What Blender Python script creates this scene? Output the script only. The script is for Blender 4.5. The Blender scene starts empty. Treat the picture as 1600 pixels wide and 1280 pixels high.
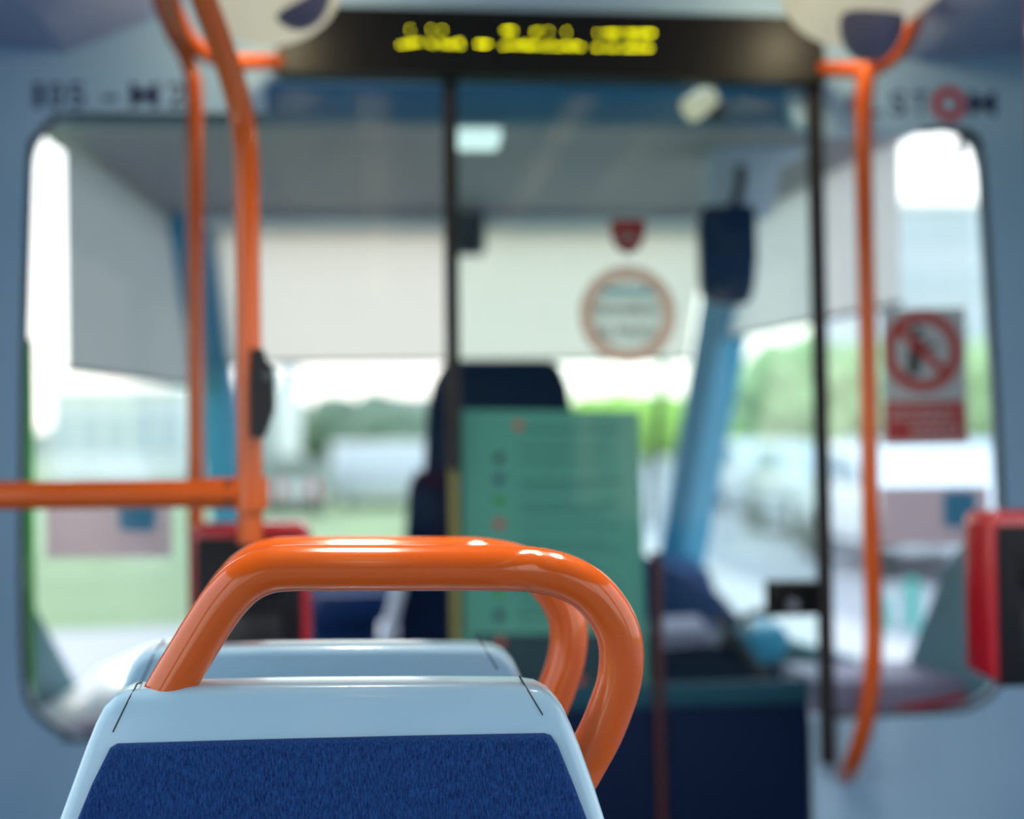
import bpy, bmesh, math, random
from mathutils import Vector, Matrix
from mathutils.bvhtree import BVHTree

random.seed(4)
S = bpy.context.scene
COL = S.collection

# ------------------------------------------------------------------ camera
F = 2222.0                       # focal length in pixels of the 1600 px frame (50 mm on 36 mm)
CAM = Vector((0.0, 0.0, 1.2))
VPX, VPY = 600.0, 685.0          # where lines running along the tram meet
Yc = Vector(((VPX - 800) / F, (640 - VPY) / F, 1.0)).normalized()      # world Y in camera axes (right, up, forward)
up0 = Vector((-0.012, 1.0, 0.0))
Zc = (up0 - Yc * up0.dot(Yc)).normalized()
Xc = Zc.cross(Yc) * -1.0
if Xc.x < 0: Xc = -Xc


def ray(px, py):
    c = Vector(((px - 800) / F, (640 - py) / F, 1.0))
    return Vector((c.dot(Xc), c.dot(Yc), c.dot(Zc)))


def at(px, py, Y):
    """point of the place at distance Y along the tram that the lens sees at px, py"""
    d = ray(px, py)
    return CAM + d * (Y / d.y)


cam = bpy.data.cameras.new('camera')
cam.lens = 50.0
cam.sensor_width = 36.0
cam.sensor_fit = 'HORIZONTAL'
cam.clip_start = 0.02
cam.clip_end = 900
cam.dof.use_dof = True
cam.dof.focus_distance = 1.17
cam.dof.aperture_fstop = 2.2
cam.dof.aperture_blades = 0
camo = bpy.data.objects.new('camera', cam)
COL.objects.link(camo)
right = Vector((Xc.x, Yc.x, Zc.x)); upv = Vector((Xc.y, Yc.y, Zc.y)); fwd = Vector((Xc.z, Yc.z, Zc.z))
m = Matrix.Identity(4)
for i in range(3):
    m[i][0], m[i][1], m[i][2], m[i][3] = right[i], upv[i], -fwd[i], CAM[i]
camo.matrix_world = m
S.camera = camo

# ------------------------------------------------------------------ sky, sun, exposure
W = bpy.data.worlds.new('hazy_sky')
S.world = W
W.use_nodes = True
nt = W.node_tree
nt.nodes.clear()
wo = nt.nodes.new('ShaderNodeOutputWorld')
bg = nt.nodes.new('ShaderNodeBackground')
tc = nt.nodes.new('ShaderNodeTexCoord')
sep = nt.nodes.new('ShaderNodeSeparateXYZ')
rmp = nt.nodes.new('ShaderNodeValToRGB')
nt.links.new(tc.outputs['Generated'], sep.inputs[0])
nt.links.new(sep.outputs['Z'], rmp.inputs[0])
rmp.color_ramp.elements[0].position = 0.0
rmp.color_ramp.elements[0].color = (1.0, 0.97, 0.90, 1)
rmp.color_ramp.elements[1].position = 0.6
rmp.color_ramp.elements[1].color = (0.62, 0.80, 1.0, 1)
e = rmp.color_ramp.elements.new(0.12); e.color = (0.98, 1.0, 0.99, 1)
nt.links.new(rmp.outputs[0], bg.inputs['Color'])
bg.inputs['Strength'].default_value = 1.6
nt.links.new(bg.outputs[0], wo.inputs['Surface'])

sun = bpy.data.lights.new('sun', 'SUN')
sun.energy = 1.2
sun.angle = math.radians(12)
sun.color = (1.0, 0.93, 0.82)
suno = bpy.data.objects.new('sun', sun)
COL.objects.link(suno)
suno.rotation_euler = (math.radians(50), 0, math.radians(-155))

S.view_settings.view_transform = 'Standard'
S.view_settings.look = 'None'
S.view_settings.gamma = 1.0
S.view_settings.exposure = 0.75
S.view_settings.use_curve_mapping = False
S.cycles.use_denoising = True
S.cycles.max_bounces = 10
S.cycles.diffuse_bounces = 5
S.cycles.glossy_bounces = 4
S.cycles.transparent_max_bounces = 24
S.cycles.caustics_reflective = False
S.cycles.caustics_refractive = False
S.cycles.sample_clamp_indirect = 6.0


# ------------------------------------------------------------------ materials
def srgb(r, g, b):
    f = lambda c: (c / 12.92) if c <= 0.04045 else ((c + 0.055) / 1.055) ** 2.4
    return (f(r / 255), f(g / 255), f(b / 255), 1)


def mat(name, col, rough=0.5, metal=0.0, coat=0.0, vary=0.06, scale=30.0, emit=0.0, ecol=None, spec=0.5):
    M = bpy.data.materials.new(name)
    M.use_nodes = True
    n = M.node_tree
    p = n.nodes['Principled BSDF']
    p.inputs['Roughness'].default_value = rough
    p.inputs['Metallic'].default_value = metal
    p.inputs['Specular IOR Level'].default_value = spec
    p.inputs['Coat Weight'].default_value = coat
    p.inputs['Coat Roughness'].default_value = 0.08
    tex = n.nodes.new('ShaderNodeTexCoord')
    no = n.nodes.new('ShaderNodeTexNoise')
    no.inputs['Scale'].default_value = scale
    no.inputs['Detail'].default_value = 3
    n.links.new(tex.outputs['Object'], no.inputs['Vector'])
    mx = n.nodes.new('ShaderNodeMix'); mx.data_type = 'RGBA'
    lo = [c * (1 - vary) for c in col[:3]] + [1]
    hi = [min(1, c * (1 + vary)) for c in col[:3]] + [1]
    mx.inputs[6].default_value = lo; mx.inputs[7].default_value = hi
    n.links.new(no.outputs['Fac'], mx.inputs[0])
    n.links.new(mx.outputs[2], p.inputs['Base Color'])
    if emit:
        p.inputs['Emission Color'].default_value = ecol or col
        p.inputs['Emission Strength'].default_value = emit
    return M


def glass(name, tint, refl=0.012):
    M = bpy.data.materials.new(name)
    M.use_nodes = True
    n = M.node_tree
    n.nodes.clear()
    o = n.nodes.new('ShaderNodeOutputMaterial')
    t = n.nodes.new('ShaderNodeBsdfTransparent'); t.inputs[0].default_value = (*tint, 1)
    g = n.nodes.new('ShaderNodeBsdfGlossy'); g.inputs['Roughness'].default_value = 0.02
    lw = n.nodes.new('ShaderNodeLayerWeight'); lw.inputs['Blend'].default_value = 0.5
    pw = n.nodes.new('ShaderNodeMath'); pw.operation = 'POWER'; pw.inputs[1].default_value = 5
    ma = n.nodes.new('ShaderNodeMath'); ma.operation = 'MULTIPLY_ADD'; ma.inputs[1].default_value = 0.5; ma.inputs[2].default_value = refl
    mx = n.nodes.new('ShaderNodeMixShader')
    n.links.new(lw.outputs['Facing'], pw.inputs[0]); n.links.new(pw.outputs[0], ma.inputs[0])
    n.links.new(ma.outputs[0], mx.inputs[0])
    n.links.new(t.outputs[0], mx.inputs[1]); n.links.new(g.outputs[0], mx.inputs[2])
    n.links.new(mx.outputs[0], o.inputs['Surface'])
    return M


def cloth_translucent(name, col, trans=0.6, through=0.0):
    M = bpy.data.materials.new(name)
    M.use_nodes = True
    n = M.node_tree
    n.nodes.clear()
    o = n.nodes.new('ShaderNodeOutputMaterial')
    d = n.nodes.new('ShaderNodeBsdfDiffuse'); d.inputs[0].default_value = col
    t = n.nodes.new('ShaderNodeBsdfTranslucent'); t.inputs[0].default_value = col
    mx = n.nodes.new('ShaderNodeMixShader'); mx.inputs[0].default_value = trans
    n.links.new(d.outputs[0], mx.inputs[1]); n.links.new(t.outputs[0], mx.inputs[2])
    out = mx
    if through:
        tr = n.nodes.new('ShaderNodeBsdfTransparent')
        m2 = n.nodes.new('ShaderNodeMixShader'); m2.inputs[0].default_value = through
        n.links.new(mx.outputs[0], m2.inputs[1]); n.links.new(tr.outputs[0], m2.inputs[2]); out = m2
    n.links.new(out.outputs[0], o.inputs['Surface'])
    return M


def fabric(name, dark, light):
    M = bpy.data.materials.new(name)
    M.use_nodes = True
    n = M.node_tree
    p = n.nodes['Principled BSDF']
    p.inputs['Roughness'].default_value = 0.92
    p.inputs['Sheen Weight'].default_value = 0.06
    p.inputs['Specular IOR Level'].default_value = 0.15
    p.inputs['Sheen Tint'].default_value = (0.25, 0.45, 1.0, 1)
    tex = n.nodes.new('ShaderNodeTexCoord')
    mp = n.nodes.new('ShaderNodeMapping'); mp.inputs['Scale'].default_value = (740, 740, 62)
    no = n.nodes.new('ShaderNodeTexNoise'); no.inputs['Scale'].default_value = 1.0; no.inputs['Detail'].default_value = 2
    mp2 = n.nodes.new('ShaderNodeMapping'); mp2.inputs['Scale'].default_value = (500, 500, 330)
    no2 = n.nodes.new('ShaderNodeTexNoise'); no2.inputs['Scale'].default_value = 1.6; no2.inputs['Detail'].default_value = 2
    add = n.nodes.new('ShaderNodeMath'); add.operation = 'MULTIPLY_ADD'; add.inputs[1].default_value = 0.45
    cr = n.nodes.new('ShaderNodeValToRGB')
    cr.color_ramp.elements[0].position = 0.48; cr.color_ramp.elements[0].color = dark
    cr.color_ramp.elements[1].position = 0.98; cr.color_ramp.elements[1].color = light
    bp = n.nodes.new('ShaderNodeBump'); bp.inputs['Strength'].default_value = 0.5; bp.inputs['Distance'].default_value = 0.001
    n.links.new(tex.outputs['Object'], mp.inputs[0]); n.links.new(mp.outputs[0], no.inputs['Vector'])
    n.links.new(tex.outputs['Object'], mp2.inputs[0]); n.links.new(mp2.outputs[0], no2.inputs['Vector'])
    n.links.new(no2.outputs['Fac'], add.inputs[0]); n.links.new(no.outputs['Fac'], add.inputs[2])
    n.links.new(add.outputs[0], cr.inputs[0]); n.links.new(cr.outputs[0], p.inputs['Base Color'])
    n.links.new(add.outputs[0], bp.inputs['Height']); n.links.new(bp.outputs[0], p.inputs['Normal'])
    return M


M = dict(
    orange=mat('orange_enamel', srgb(203, 86, 14), 0.12, coat=0.0, vary=0.03, scale=12),
    shell=mat('pale_blue_plastic', srgb(158, 194, 216), 0.26, coat=0.35, vary=0.025, scale=20),
    seam=mat('dark_seam', srgb(45, 50, 58), 0.7),
    fabric=fabric('navy_moquette', srgb(6, 28, 76), srgb(30, 70, 126)),
    wall=mat('blue_grey_panel', srgb(166, 200, 226), 0.45, vary=0.03, scale=6),
    ceil=mat('ceiling_panel', srgb(150, 160, 192), 0.5, vary=0.03, scale=5),
    floor=mat('speckled_floor', srgb(140, 146, 156), 0.7, vary=0.25, scale=200),
    black=mat('black_plastic', srgb(16, 16, 19), 0.4),
    gloss_black=mat('gloss_black', srgb(6, 6, 7), 0.45, spec=0.25),
    rubber=mat('black_rubber', srgb(28, 26, 30), 0.7),
    gasket=mat('grey_gasket', srgb(62, 68, 76), 0.7),
    red=mat('red_enamel', srgb(160, 6, 24), 0.25, coat=0.4),
    screen=mat('dark_face', srgb(13, 14, 22), 0.5, spec=0.25),
    cream=mat('cream_lamp', srgb(225, 222, 200), 0.4, emit=0.2, ecol=srgb(255, 236, 200)),
    lamp=mat('warm_lamp', srgb(255, 240, 215), 0.4, emit=0.8, ecol=srgb(255, 228, 185)),
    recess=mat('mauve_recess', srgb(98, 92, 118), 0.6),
    led=mat('yellow_led', srgb(220, 220, 0), 0.5, emit=9.0, ecol=srgb(236, 232, 0)),
    navy_ink=mat('navy_ink', srgb(22, 28, 92), 0.6),
    red_ink=mat('red_ink', srgb(190, 20, 45), 0.6),
    badge_red=mat('badge_red', srgb(150, 2, 22), 0.6, spec=0.1),
    cab_grey=mat('cab_ceiling_grey', srgb(164, 160, 164), 0.7, vary=0.05, scale=4),
    cab_blue=mat('cab_beam_blue', srgb(62, 110, 138), 0.55),
    pillar=mat('cyan_blue_pillar', srgb(48, 144, 186), 0.45),
    lavender=mat('lavender_panel', srgb(206, 214, 236), 0.5),
    navy=mat('navy_panel', srgb(2, 22, 54), 0.6, spec=0.12, vary=0.1),
    dash=mat('dash_blue', srgb(10, 44, 92), 0.5, spec=0.15, vary=0.1, scale=8),
    white=mat('white_plastic', srgb(240, 246, 250), 0.35),
    mauve=mat('mauve_shelf', srgb(136, 130, 158), 0.6),
    dteal=mat('dark_teal_rail', srgb(22, 66, 84), 0.6, spec=0.2),
    teal=mat('teal_panel', srgb(74, 118, 132), 0.6),
    seatnavy=mat('driver_seat_cloth', srgb(12, 28, 56), 0.9, spec=0.1, vary=0.2, scale=60),
    mirror=mat('mirror_back', srgb(14, 40, 78), 0.3, spec=0.2),
    maroon=mat('maroon_strip', srgb(62, 26, 28), 0.6),
    olive=mat('olive_strip', srgb(120, 120, 62), 0.6),
    paper=mat('pale_green_paper', srgb(84, 148, 142), 0.8, vary=0.04),
    paper_ink=mat('green_grey_ink', srgb(66, 126, 124), 0.8),
    paper_dark=mat('dark_print', srgb(14, 48, 66), 0.7),
    pink_ring=mat('salmon_ring', srgb(226, 150, 124), 0.7),
    sign_white=mat('sign_white', srgb(238, 240, 236), 0.7),
    sign_ink=mat('black_ink', srgb(40, 48, 46), 0.7),
    sky_ink=mat('light_blue_ink', srgb(150, 198, 216), 0.7),
    notice_white=mat('notice_grey_white', srgb(212, 216, 218), 0.7),
    notice_red=mat('notice_red', srgb(205, 70, 66), 0.7),
    sticker=cloth_translucent('pink_grey_sticker', srgb(222, 208, 214), 0.7, 0.1),
    sticker_blue=cloth_translucent('sticker_blue', srgb(130, 204, 228), 0.7),
    edge_green=cloth_translucent('green_glass_edge', srgb(116, 196, 96), 0.6),
    metal=mat('brushed_steel', srgb(170, 172, 176), 0.35, metal=0.9),
    cablamp=mat('cool_lamp', srgb(225, 240, 240), 0.4, emit=0.6, ecol=srgb(215, 236, 238)),
    # outside: haze is put into the colours, many are paler and greyer
    grass=mat('grass', srgb(126, 146, 106), 0.95, vary=0.3, scale=1.2),
    hill=mat('hill_scrub', srgb(112, 124, 114), 0.95, vary=0.3, scale=0.08),
    leaf=mat('leaf_green', srgb(150, 190, 84), 0.9, vary=0.35, scale=2),
    leaf2=mat('leaf_pale', srgb(150, 180, 130), 0.9, vary=0.3, scale=2),
    leaf3=mat('leaf_grey_green', srgb(100, 122, 102), 0.9, vary=0.3, scale=2),
    bark=mat('bark', srgb(90, 78, 66), 0.9),
    asphalt=mat('pale_asphalt', srgb(142, 146, 154), 0.9, vary=0.08, scale=2),
    concrete=mat('pale_concrete', srgb(178, 177, 180), 0.9, vary=0.05, scale=2),
    render_white=mat('white_render', srgb(222, 228, 228), 0.8),
    bluewall=mat('pale_blue_wall', srgb(186, 198, 208), 0.6),
    winglass=mat('building_glass', srgb(172, 190, 200), 0.2),
    carwhite=mat('car_white', srgb(202, 210, 218), 0.3, coat=0.6),
    carsilver=mat('car_silver', srgb(176, 186, 196), 0.3, metal=0.4, coat=0.6),
    carblue=mat('car_blue', srgb(128, 156, 190), 0.3, coat=0.6),
    cardark=mat('car_dark', srgb(70, 82, 96), 0.3, coat=0.6),
    carglass=mat('car_glass', srgb(140, 162, 178), 0.1),
    tyre=mat('tyre', srgb(78, 80, 84), 0.9),
    turq=mat('turquoise', srgb(30, 160, 150), 0.5),
    barrier_red=mat('barrier_red', srgb(205, 60, 70), 0.6),
    glass_clear=glass('clear_glass', (0.985, 0.985, 0.98)),
    glass_green=glass('green_tinted_glass', (0.925, 0.985, 0.955), 0.016),
    shade=cloth_translucent('sunshade_screen', srgb(226, 222, 216), 0.8),
    blind=cloth_translucent('grey_blind', srgb(160, 166, 172), 0.4),
    blind_pale=cloth_translucent('pale_blind', srgb(226, 222, 218), 0.5),
)


# ------------------------------------------------------------------ mesh helpers
class MB:
    def __init__(self):
        self.b = bmesh.new()

    def box(self, lo, hi, bevel=0.0, seg=2, mtx=None):
        r = bmesh.ops.create_cube(self.b, size=1.0)
        vs = r['verts']
        lo, hi = Vector(lo), Vector(hi)
        for v in vs:
            v.co = Vector(((lo[i] + hi[i]) / 2 + v.co[i] * (hi[i] - lo[i]) for i in range(3)))
            if mtx is not None: v.co = mtx @ v.co
        if bevel:
            es = list({e for v in vs for e in v.link_edges})
            bmesh.ops.bevel(self.b, geom=es, offset=bevel, segments=seg, profile=0.5, affect='EDGES')
        return self

    def prism(self, pts, off, bevel=0.0, seg=3):
        """polygon of 3D points extruded by vector off"""
        off = Vector(off)
        a = [self.b.verts.new(Vector(p)) for p in pts]
        c = [self.b.verts.new(Vector(p) + off) for p in pts]
        n = len(pts)
        fs = [self.b.faces.new(a), self.b.faces.new(c[::-1])]
        for i in range(n):
            fs.append(self.b.faces.new((a[i], c[i], c[(i + 1) % n], a[(i + 1) % n])))
        bmesh.ops.recalc_face_normals(self.b, faces=fs)
        if bevel:
            es = [e for f in fs[:2] for e in f.edges]
            bmesh.ops.bevel(self.b, geom=es, offset=bevel, segments=seg, profile=0.5, affect='EDGES', clamp_overlap=True)
        return self

    def tube(self, path, r, n=20, smooth=6, cap=True, closed=False):
        pts = [Vector(p) for p in path]
        if smooth and len(pts) > 2: pts = catmull(pts, smooth, closed)
        rs = r if callable(r) else (lambda t: r)
        N = len(pts)
        t0 = (pts[1] - pts[0]).normalized()
        nrm = t0.orthogonal().normalized()
        rings = []
        for i, p in enumerate(pts):
            if closed: t = (pts[(i + 1) % N] - pts[i - 1]).normalized()
            elif i == 0: t = t0
            elif i == N - 1: t = (pts[-1] - pts[-2]).normalized()
            else: t = (pts[i + 1] - pts[i - 1]).normalized()
            nrm = (nrm - t * nrm.dot(t)).normalized()
            bi = t.cross(nrm)
            rr = rs(i / (N - 1))
            rings.append([self.b.verts.new(p + (nrm * math.cos(k * math.tau / n) + bi * math.sin(k * math.tau / n)) * rr) for k in range(n)])
        for i in range(N if closed else N - 1):
            A, B = rings[i], rings[(i + 1) % N]
            for k in range(n):
                self.b.faces.new((A[k], A[(k + 1) % n], B[(k + 1) % n], B[k]))
        if cap and not closed:
            self.b.faces.new(rings[0][::-1]); self.b.faces.new(rings[-1])
        return self

    def cyl(self, p0, p1, r, n=20, r2=None):
        r2 = r if r2 is None else r2
        return self.tube([p0, p1], lambda t: r + (r2 - r) * t, n, 0)

    def ball(self, c, r, seg=20, ring=12, keep=None):
        R = bmesh.ops.create_uvsphere(self.b, u_segments=seg, v_segments=ring, radius=1.0)
        r = (r, r, r) if isinstance(r, (int, float)) else r
        for v in R['verts']:
            v.co = Vector(c) + Vector((v.co[i] * r[i] for i in range(3)))
        return self

    def lump(self, c, r, jit=0.25, sub=2):
        R = bmesh.ops.create_icosphere(self.b, subdivisions=sub, radius=1.0)
        for v in R['verts']:
            k = 1 + random.uniform(-jit, jit)
            v.co = Vector(c) + Vector((v.co[i] * r[i] * k for i in range(3)))
        return self

    def ring(self, c, r0, r1, y0, y1, n=48):
        """flat ring in a plane facing along Y"""
        c = Vector(c)
        L = []
        for (rr, yy) in ((r0, y0), (r1, y0), (r1, y1), (r0, y1)):
            L.append([self.b.verts.new(c + Vector((math.cos(k * math.tau / n) * rr, yy, math.sin(k * math.tau / n) * rr))) for k in range(n)])
        for a in range(4):
            A, B = L[a], L[(a + 1) % 4]
            for k in range(n):
                self.b.faces.new((A[k], A[(k + 1) % n], B[(k + 1) % n], B[k]))
        return self

    def disc(self, c, r, y0, y1, n=40):
        c = Vector(c)
        return self.prism([c + Vector((math.cos(k * math.tau / n) * r, y0, math.sin(k * math.tau / n) * r)) for k in range(n)], (0, y1 - y0, 0))

    def build(self, name, material, parent=None, smooth=True, angle=40):
        bmesh.ops.recalc_face_normals(self.b, faces=self.b.faces[:])
        me = bpy.data.meshes.new(name)
        self.b.to_mesh(me); self.b.free()
        if smooth:
            for f in me.polygons: f.use_smooth = True
            me.set_sharp_from_angle(angle=math.radians(angle))
        me.materials.append(material)
        o = bpy.data.objects.new(name, me)
        COL.objects.link(o)
        if parent is not None:
            o.parent = parent
            o.matrix_parent_inverse = parent_world(parent).inverted()
        return o


def parent_world(p):
    w = Matrix.LocRotScale(p.location, p.rotation_euler, p.scale)
    return w if p.parent is None else parent_world(p.parent) @ p.matrix_parent_inverse @ w


def catmull(P, k, closed=False):
    out = []
    n = len(P)
    for i in range(n if closed else n - 1):
        if closed:
            p0, p1, p2, p3 = P[i - 1], P[i], P[(i + 1) % n], P[(i + 2) % n]
        else:
            p0, p1, p2, p3 = P[max(i - 1, 0)], P[i], P[i + 1], P[min(i + 2, n - 1)]
        for j in range(k):
            t = j / k
            out.append(0.5 * ((2 * p1) + (p2 - p0) * t + (2 * p0 - 5 * p1 + 4 * p2 - p3) * t * t + (3 * p1 - p0 - 3 * p2 + p3) * t ** 3))
    if not closed: out.append(P[-1])
    return out


def tag(o, label=None, cat=None, group=None, kind=None):
    if label: o['label'] = label
    if cat: o['category'] = cat
    if group: o['group'] = group
    if kind: o['kind'] = kind
    return o


def thing(name, label, cat, loc, group=None):
    o = bpy.data.objects.new(name, None)
    o.empty_display_size = 0.1
    COL.objects.link(o)
    o.location = loc
    return tag(o, label, cat, group)


def struct(o):
    o['kind'] = 'structure'
    return o


def wall_with_hole(mb, outer, inner, thick):
    """flat wall in an XZ plane with one opening, given depth along +Y"""
    b = mb.b
    def loop(pts):
        vs = [b.verts.new(p) for p in pts]
        return vs, [b.edges.new((vs[i], vs[(i + 1) % len(vs)])) for i in range(len(vs))]
    v1, e1 = loop(outer); v2, e2 = loop(inner)
    r = bmesh.ops.triangle_fill(b, edges=e1 + e2, use_beauty=True)
    fs = [g for g in r['geom'] if isinstance(g, bmesh.types.BMFace)]
    ex = bmesh.ops.extrude_face_region(b, geom=fs)
    for g in ex['geom']:
        if isinstance(g, bmesh.types.BMVert): g.co += Vector(thick)
    return mb


def text_mesh(body, size, depth, heavy=0.01):
    cu = bpy.data.curves.new('lettering', 'FONT')
    cu.body = body; cu.size = size; cu.extrude = depth; cu.offset = 0.0 if heavy is None else heavy
    cu.align_x = 'LEFT'
    o = bpy.data.objects.new('lettering', cu)
    COL.objects.link(o)
    bpy.context.view_layer.update()
    me = bpy.data.meshes.new_from_object(o.evaluated_get(bpy.context.evaluated_depsgraph_get()))
    bpy.data.objects.remove(o)
    bpy.data.curves.remove(cu)
    return me


def text_obj(name, body, p, width, height, material, parent=None, depth=0.0008):
    """letters standing in the XZ plane at p (lower left), facing -Y, fitted to width x height"""
    me = text_mesh(body, 1.0, 0.01)
    xs = [v.co.x for v in me.vertices]; ys = [v.co.y for v in me.vertices]
    for v in me.vertices:
        x = (v.co.x - min(xs)) / (max(xs) - min(xs)) * width
        z = (v.co.y - min(ys)) / (max(ys) - min(ys)) * height
        v.co = Vector((p[0] + x, p[1] - (depth if v.co.z > 0 else 0), p[2] + z))
    me.materials.clear(); me.materials.append(material)
    me.name = name
    o = bpy.data.objects.new(name, me)
    COL.objects.link(o)
    if parent is not None:
        o.parent = parent
        o.matrix_parent_inverse = parent_world(parent).inverted()
    return o


# ================================================================== PASSENGER SALOON SHELL
B = 2.8                    # the cab bulkhead
XL, XR = -0.86, 1.34       # saloon side walls
YB = -5.0                  # saloon rear end
struct(MB().box((XL - .05, YB, -.06), (XR + .05, 4.9, 0.0)).build('floor', M['floor'], smooth=False))

# ceiling: flat in the middle, sloped to lower cheeks above the windows
prof = [(XL - .05, 1.985), (-.60, 1.955), (-.44, 2.02), (-.18, 2.2), (0.0, 2.26), (.48, 2.26), (.66, 2.2), (.92, 2.02), (1.08, 1.955), (XR + .05, 1.985),
        (XR + .05, 2.4), (XL - .05, 2.4)]
struct(MB().prism([(x, YB, z) for x, z in prof], (0, B - YB, 0)).build('ceiling', M['ceil'], angle=25))


def side_wall(x0, x1, name):
    ys = [(-4.6, -3.2), (-3.0, -1.5), (-1.3, 0.2), (0.4, 1.9)]
    w = MB()
    w.box((x0, YB, 0), (x1, B, .72)); w.box((x0, YB, 1.78), (x1, B, 2.0))
    prev = YB
    for a, b_ in ys:
        w.box((x0, prev, .72), (x1, a, 1.78)); prev = b_
    w.box((x0, prev, .72), (x1, B, 1.78))
    struct(w.build(name, M['wall'], smooth=False))
    return ys


ys = side_wall(XL - .05, XL, 'wall_left')
side_wall(XR, XR + .05, 'wall_right')
k = 6
for x in (XL - .03, XR + .03):
    for a, b_ in ys:
        struct(MB().box((x - .004, a, .72), (x + .004, b_, 1.78)).build('window_%d' % k, M['glass_clear'], smooth=False)); k += 1
struct(MB().box((XL - .05, YB - .05, 0), (XR + .05, YB, 2.4)).build('wall_back', M['wall'], smooth=False))

# bulkhead with one big rounded opening
hole_px = [(47, 250), (52, 225), (66, 203), (85, 188), (112, 181), (415, 181), (415, 126), (1233, 126), (1237, 175), (1246, 195), (1262, 207), (1290, 211),
           (1440, 205), (1485, 201), (1510, 209), (1527, 229), (1535, 260), (1556, 600), (1574, 1000), (1569, 1050), (1550, 1085), (1520, 1104), (1480, 1112), (1283, 1120), (1268, 1121)]
hole = [at(x, y, B) for x, y in hole_px]
pr = hole[-1]; pl = at(700, 1140, B)
hole += [Vector((pr.x, B, .03)), Vector((pl.x, B, .03)), pl]
hole += [at(x, y, B) for x, y in [(150, 1156), (110, 1150), (75, 1132), (50, 1105), (38, 1060), (34, 900), (38, 560)]]
outer = [Vector((x, B, z)) for x, z in ((XL, 0), (XR, 0), (XR, 2.4), (XL, 2.4))]
struct(wall_with_hole(MB(), outer, hole, (0, .035, 0)).build('wall_front', M['wall'], smooth=False))
gk = [p + Vector((0, .004, 0)) for p in hole[:25]]
gk2 = [p + Vector((0, .004, 0)) for p in hole[27:]] + [hole[0] + Vector((0, .004, 0)), hole[1] + Vector((0, .004, 0))]
struct(MB().tube(gk[12:24], .007, 8, 2).build('trim_1', M['gasket']))
struct(MB().tube(gk2 + gk[2:6], .007, 8, 2).build('trim_2', M['gasket']))

# panes either side of the cab door
lp = [at(x, y, B + .015) for x, y in [(695, 126), (415, 126), (415, 181), (112, 181), (85, 188), (66, 203), (52, 225), (47, 250), (38, 560), (34, 900), (38, 1060),
                                      (50, 1105), (75, 1132), (110, 1150), (150, 1156), (695, 1140)]]
struct(MB().prism(lp, (0, .006, 0)).build('window_1', M['glass_clear'], smooth=False))
rp = [at(x, y, B + .015) for x, y in [(1291, 211), (1440, 205), (1485, 201), (1510, 209), (1527, 229), (1535, 260), (1556, 600), (1574, 1000), (1569, 1050), (1550, 1085), (1520, 1104), (1480, 1112), (1291, 1120)]]
struct(MB().prism(rp, (0, .006, 0)).build('window_2', M['glass_clear'], smooth=False))


def quad(mb, x0, y0, x1, y1, Y, dY, bevel=0.0):
    """upright slab whose front face spans the given picture box at distance Y"""
    a, b_ = at(x0, y1, Y), at(x1, y0, Y)
    lo = (min(a.x, b_.x), min(Y, Y + dY), min(a.z, b_.z)); hi = (max(a.x, b_.x), max(Y, Y + dY), max(a.z, b_.z))
    return mb.box(lo, hi, bevel)


# ------------------------------------------------------------------ cab door
dl, dr = at(700, 640, B).x, at(1280, 640, B).x
door = bpy.data.objects.new('door_1', None); COL.objects.link(door)
door.location = ((dl + dr) / 2, B, 0.0); struct(door)
gz = at(900, 1108, B).z; tz = at(900, 128, B).z
MB().box((dl + .012, B + .014, gz - .005), (dr - .008, B + .020, tz)).build('glass_pane', M['glass_green'], door, smooth=False)
px1262 = at(1264, 1150, B).x
lpn = MB().box((dl + .012, B - .004, .02), (px1262, B + .03, gz), .004).build('lower_panel', M['navy'], door)
MB().box((dl + .012, B - .010, gz - .002), (px1262, B + .012, gz + .045), .004).build('lower_rail', M['dteal'], door)['label'] = 'dark teal rail under the glass'
MB().tube([at(703, 128, B - .012), at(709, 735, B - .012)], .0145, 16, 0).build('door_edge', M['rubber'], door)
MB().tube([at(709, 735, B - .012), at(713, 1100, B - .012), Vector((at(713, 1100, B).x, B - .012, .03))], .010, 16, 0).build('edge_strip', M['olive'], door)['label'] = 'olive yellow lower edge strip'
MB().tube([at(1272, 118, B - .016), at(1284, 700, B - .016), at(1294, 1185, B - .016), at(1294, 1192, B - .016)], lambda t: .0165, 16, 0).build('door_edge', M['rubber'], door)
MB().tube([at(1026, 862, B - .008), at(1030, 1108, B - .012), Vector((at(1032, 1108, B).x, B - .012, .03))], .010, 12, 0).build('trim_strip', M['maroon'], door)['label'] = 'dark maroon vertical strip'
lk = quad(MB(), 1205, 908, 1278, 964, B - .035, .05, .004).build('lock_case', M['gloss_black'], door)
c = at(1237, 945, B - .035)
MB().cyl(c, c - Vector((0, .012, 0)), .011, 20).build('lock_knob', M['metal'], lk)

# ------------------------------------------------------------------ notice and stickers on the door glass
def slab_px(mb, pts, Y, d):
    return mb.prism([at(x, y, Y) for x, y in pts], (0, d, 0))

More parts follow.
